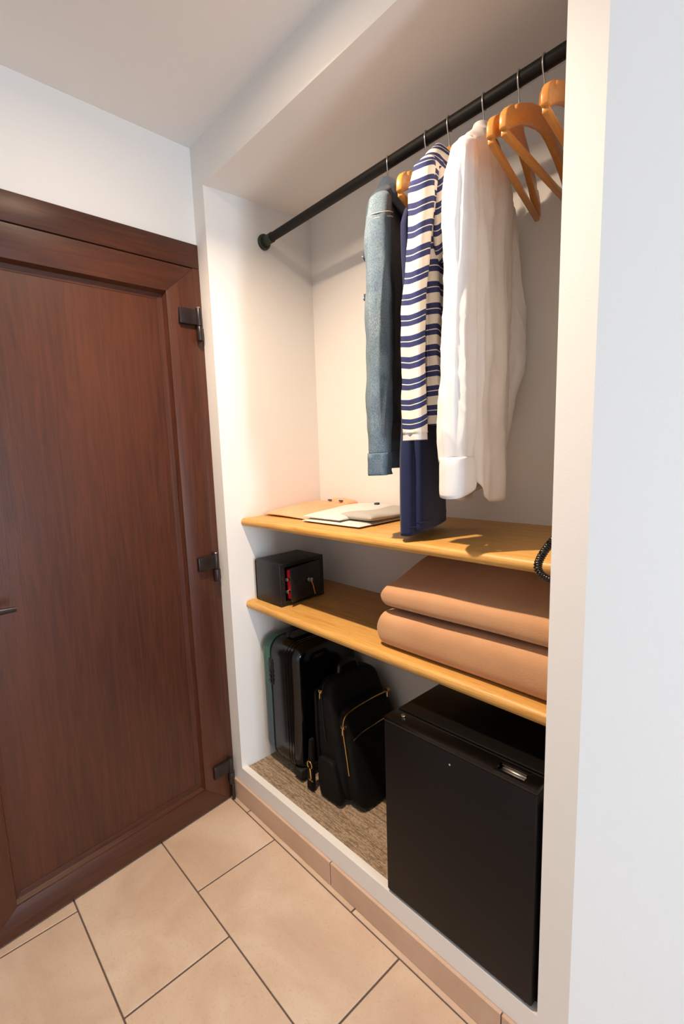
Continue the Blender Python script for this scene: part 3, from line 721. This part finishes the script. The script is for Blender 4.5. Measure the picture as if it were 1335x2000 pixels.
ziptube('slot_zip', [(.452, .175, FZ+.235), (.454, .22, FZ+.246), (.455, .30, FZ+.250), (.454, .38, FZ+.250)], .0018, MAT['gold'], pk)
ziptube('main_zip', [(.330, .140, FZ+.20), (.330, .142, FZ+.30), (.332, .150, FZ+.375), (.334, .19, FZ+.402), (.334, .28, FZ+.408), (.334, .37, FZ+.402)], .0022, MAT['leather'], body)
def pull(name, p, parent, s=1.0):
    bm = bmesh.new(); q = lean(p); box(bm, q.x-.006*s, q.x+.008*s, q.y-.007*s, q.y+.007*s, q.z-.004, q.z+.006, .0015)
    tube(bm, [(q.x+.004, q.y-.008, q.z), (q.x+.008, q.y-.014, q.z-.008), (q.x+.008, q.y-.014, q.z-.018)], .0022, 6)
    mesh_obj(name, bm, MAT['gold'], parent, 50)
pull('zip_pull', (.436, .156, FZ+.278), pk); pull('zip_pull', (.440, .395, FZ+.320), pk, .8); pull('zip_pull', (.325, .148, FZ+.372), body)
bm = bmesh.new(); tube(bm, [lean(p) for p in ((.325, .24, FZ+.40), (.325, .245, FZ+.425), (.325, .26, FZ+.434), (.325, .31, FZ+.434), (.325, .325, FZ+.425), (.325, .33, FZ+.40))], .009, 10)
mesh_obj('grab_handle', bm, MAT['leather'], t, 50)
for dy in (.175, .36):
    bm = bmesh.new(); prism(bm, [(.274, FZ+.37), (.262, FZ+.35), (.254, FZ+.22), (.256, FZ+.08), (.266, FZ+.03), (.276, FZ+.05), (.264, FZ+.10), (.264, FZ+.22), (.272, FZ+.33)], 'y', dy-.022, dy+.022, .003)
    for v in bm.verts: v.co = lean(v.co)
    mesh_obj('shoulder_strap', bm, MAT['nylon'], t, 50)
bm = bmesh.new()                        # carry strap with snap hook at the lower side
prism(bm, [(.232, FZ+.004), (.262, FZ+.004), (.268, FZ+.09), (.275, FZ+.20), (.262, FZ+.20), (.245, FZ+.09)], 'y', .112, .130, .004)
for v in bm.verts: v.co = lean(v.co)
st = mesh_obj('side_strap', bm, MAT['nylon'], t, 50)
bm = bmesh.new()
tube(bm, [lean((.262+.011*math.cos(a*PI/10), .108, FZ+.105+.013*math.sin(a*PI/10))) for a in range(-2, 14)], .0022, 7)
tube(bm, [lean((.262, .108, FZ+.094)), lean((.264, .108, FZ+.080)), lean((.264, .108, FZ+.056))], [.0035, .0035, .003], 8)
tube(bm, [lean((.264-.010, .108, FZ+.050)), lean((.264+.010, .108, FZ+.050))], .003, 8)
mesh_obj('snap_hook', bm, MAT['gold'], st, 60)

# ------------------------------------------------------------------ refrigerator
t = tag(empty('refrigerator', (.83, .22, .139)), 'small black refrigerator standing at the right under the lower shelf', 'refrigerator')
fx0, fx1 = .656, 1.009; fz0, fz1 = .146, .637
def F(name, bm, mat, parent=t, sm=35):
    bmesh.ops.translate(bm, vec=-t.location, verts=bm.verts); return mesh_obj(name, bm, mat, parent, sm)
F('cabinet', bx(fx0+.002, fx1-.002, .056, .445, fz0, fz1+.001, .003), MAT['fridge_top'])
bm = bmesh.new(); box(bm, fx0+.006, fx1-.006, .047, .058, fz0+.006, fz1-.006); F('door_seal', bm, MAT['rubber'])
d = F('door', bx(fx0, fx1, -.001, .047, fz0, fz1-.012, .004), MAT['fridge'])
# glossy top cap of the door with a pocket handle on the right
hx0, hx1 = .926, .980
bm = bmesh.new()
box(bm, fx0, hx0, -.001, .047, fz1-.012, fz1, .002); box(bm, hx1, fx1, -.001, .047, fz1-.012, fz1, .002)
box(bm, hx0-.002, hx1+.002, -.001, .010, fz1-.012, fz1, .002); box(bm, hx0-.002, hx1+.002, .034, .047, fz1-.012, fz1, .002)
cap = F('door_cap', bm, MAT['gloss'], d)
cap.location = (0, 0, 0)
bm = bmesh.new(); box(bm, hx0+.003, hx1-.003, .012, .0335, fz1-.0115, fz1-.0095, .0008); box(bm, hx0+.003, hx1-.003, .0305, .0335, fz1-.010, fz1-.002, .0008); F('handle_plate', bm, MAT['wire'], cap)
bm = bmesh.new(); cyl(bm, (fx0+.035, .030, fz1), (fx0+.035, .030, fz1+.005), .006, n=16, bev=.001); F('hinge_cap', bm, MAT['chrome'], cap)
bm = bmesh.new(); cyl(bm, (.832, -.0022, fz1-.040), (.832, -.0008, fz1-.040), .0022, n=12); F('badge_pin', bm, MAT['chrome'], d)
bm = bmesh.new(); box(bm, fx0+.004, fx1-.004, .004, .05, fz0-.004, fz0+.001, .001); F('base_trim', bm, MAT['rubber'])
for x in (fx0+.014, fx1-.016):
    bm = bmesh.new(); cyl(bm, (x, .016, .1385), (x, .016, fz0), .011, n=16, bev=.002); F('foot', bm, MAT['rubber'])
    bm = bmesh.new(); cyl(bm, (x, .42, .1325), (x, .42, fz0), .011, n=16, bev=.002); F('foot', bm, MAT['rubber'])

# ------------------------------------------------------------------ coiled cord hanging from the right-hand closet wall
ctr = [Vector(p) for p in ((1.019, .030, 1.130), (1.008, .030, 1.113), (.998, .029, 1.096), (.991, .028, 1.080), (.988, .028, 1.066), (.992, .028, 1.055), (1.002, .029, 1.047), (1.012, .030, 1.043), (1.019, .030, 1.042))]
Q = []
for i in range(len(ctr)-1):
    for s in range(60):
        u = s/60; a, b, c_, d = ctr[max(i-1, 0)], ctr[i], ctr[i+1], ctr[min(i+2, len(ctr)-1)]
        Q.append(.5*((2*b)+(c_-a)*u+(2*a-5*b+4*c_-d)*u*u+(3*b-a-3*c_+d)*u**3))
L_ = [0]
for a, b in zip(Q, Q[1:]): L_.append(L_[-1]+(b-a).length)
pts = []
for i, q in enumerate(Q[:-1]):
    tg = (Q[i+1]-q).normalized(); u = tg.cross(Vector((0, 1, 0))).normalized(); w = Vector((0, 1, 0)); ph = L_[i]/.0047*2*PI
    pts.append(q + u*math.cos(ph)*.0055 + w*math.sin(ph)*.0055)
bm = bmesh.new(); tube(bm, pts, .0019, 6)
tag(mesh_obj('coiled_cord', bm, MAT['cord'], None, 60), 'black coiled cord looping out from the right-hand closet wall before the upper shelf', 'cord')
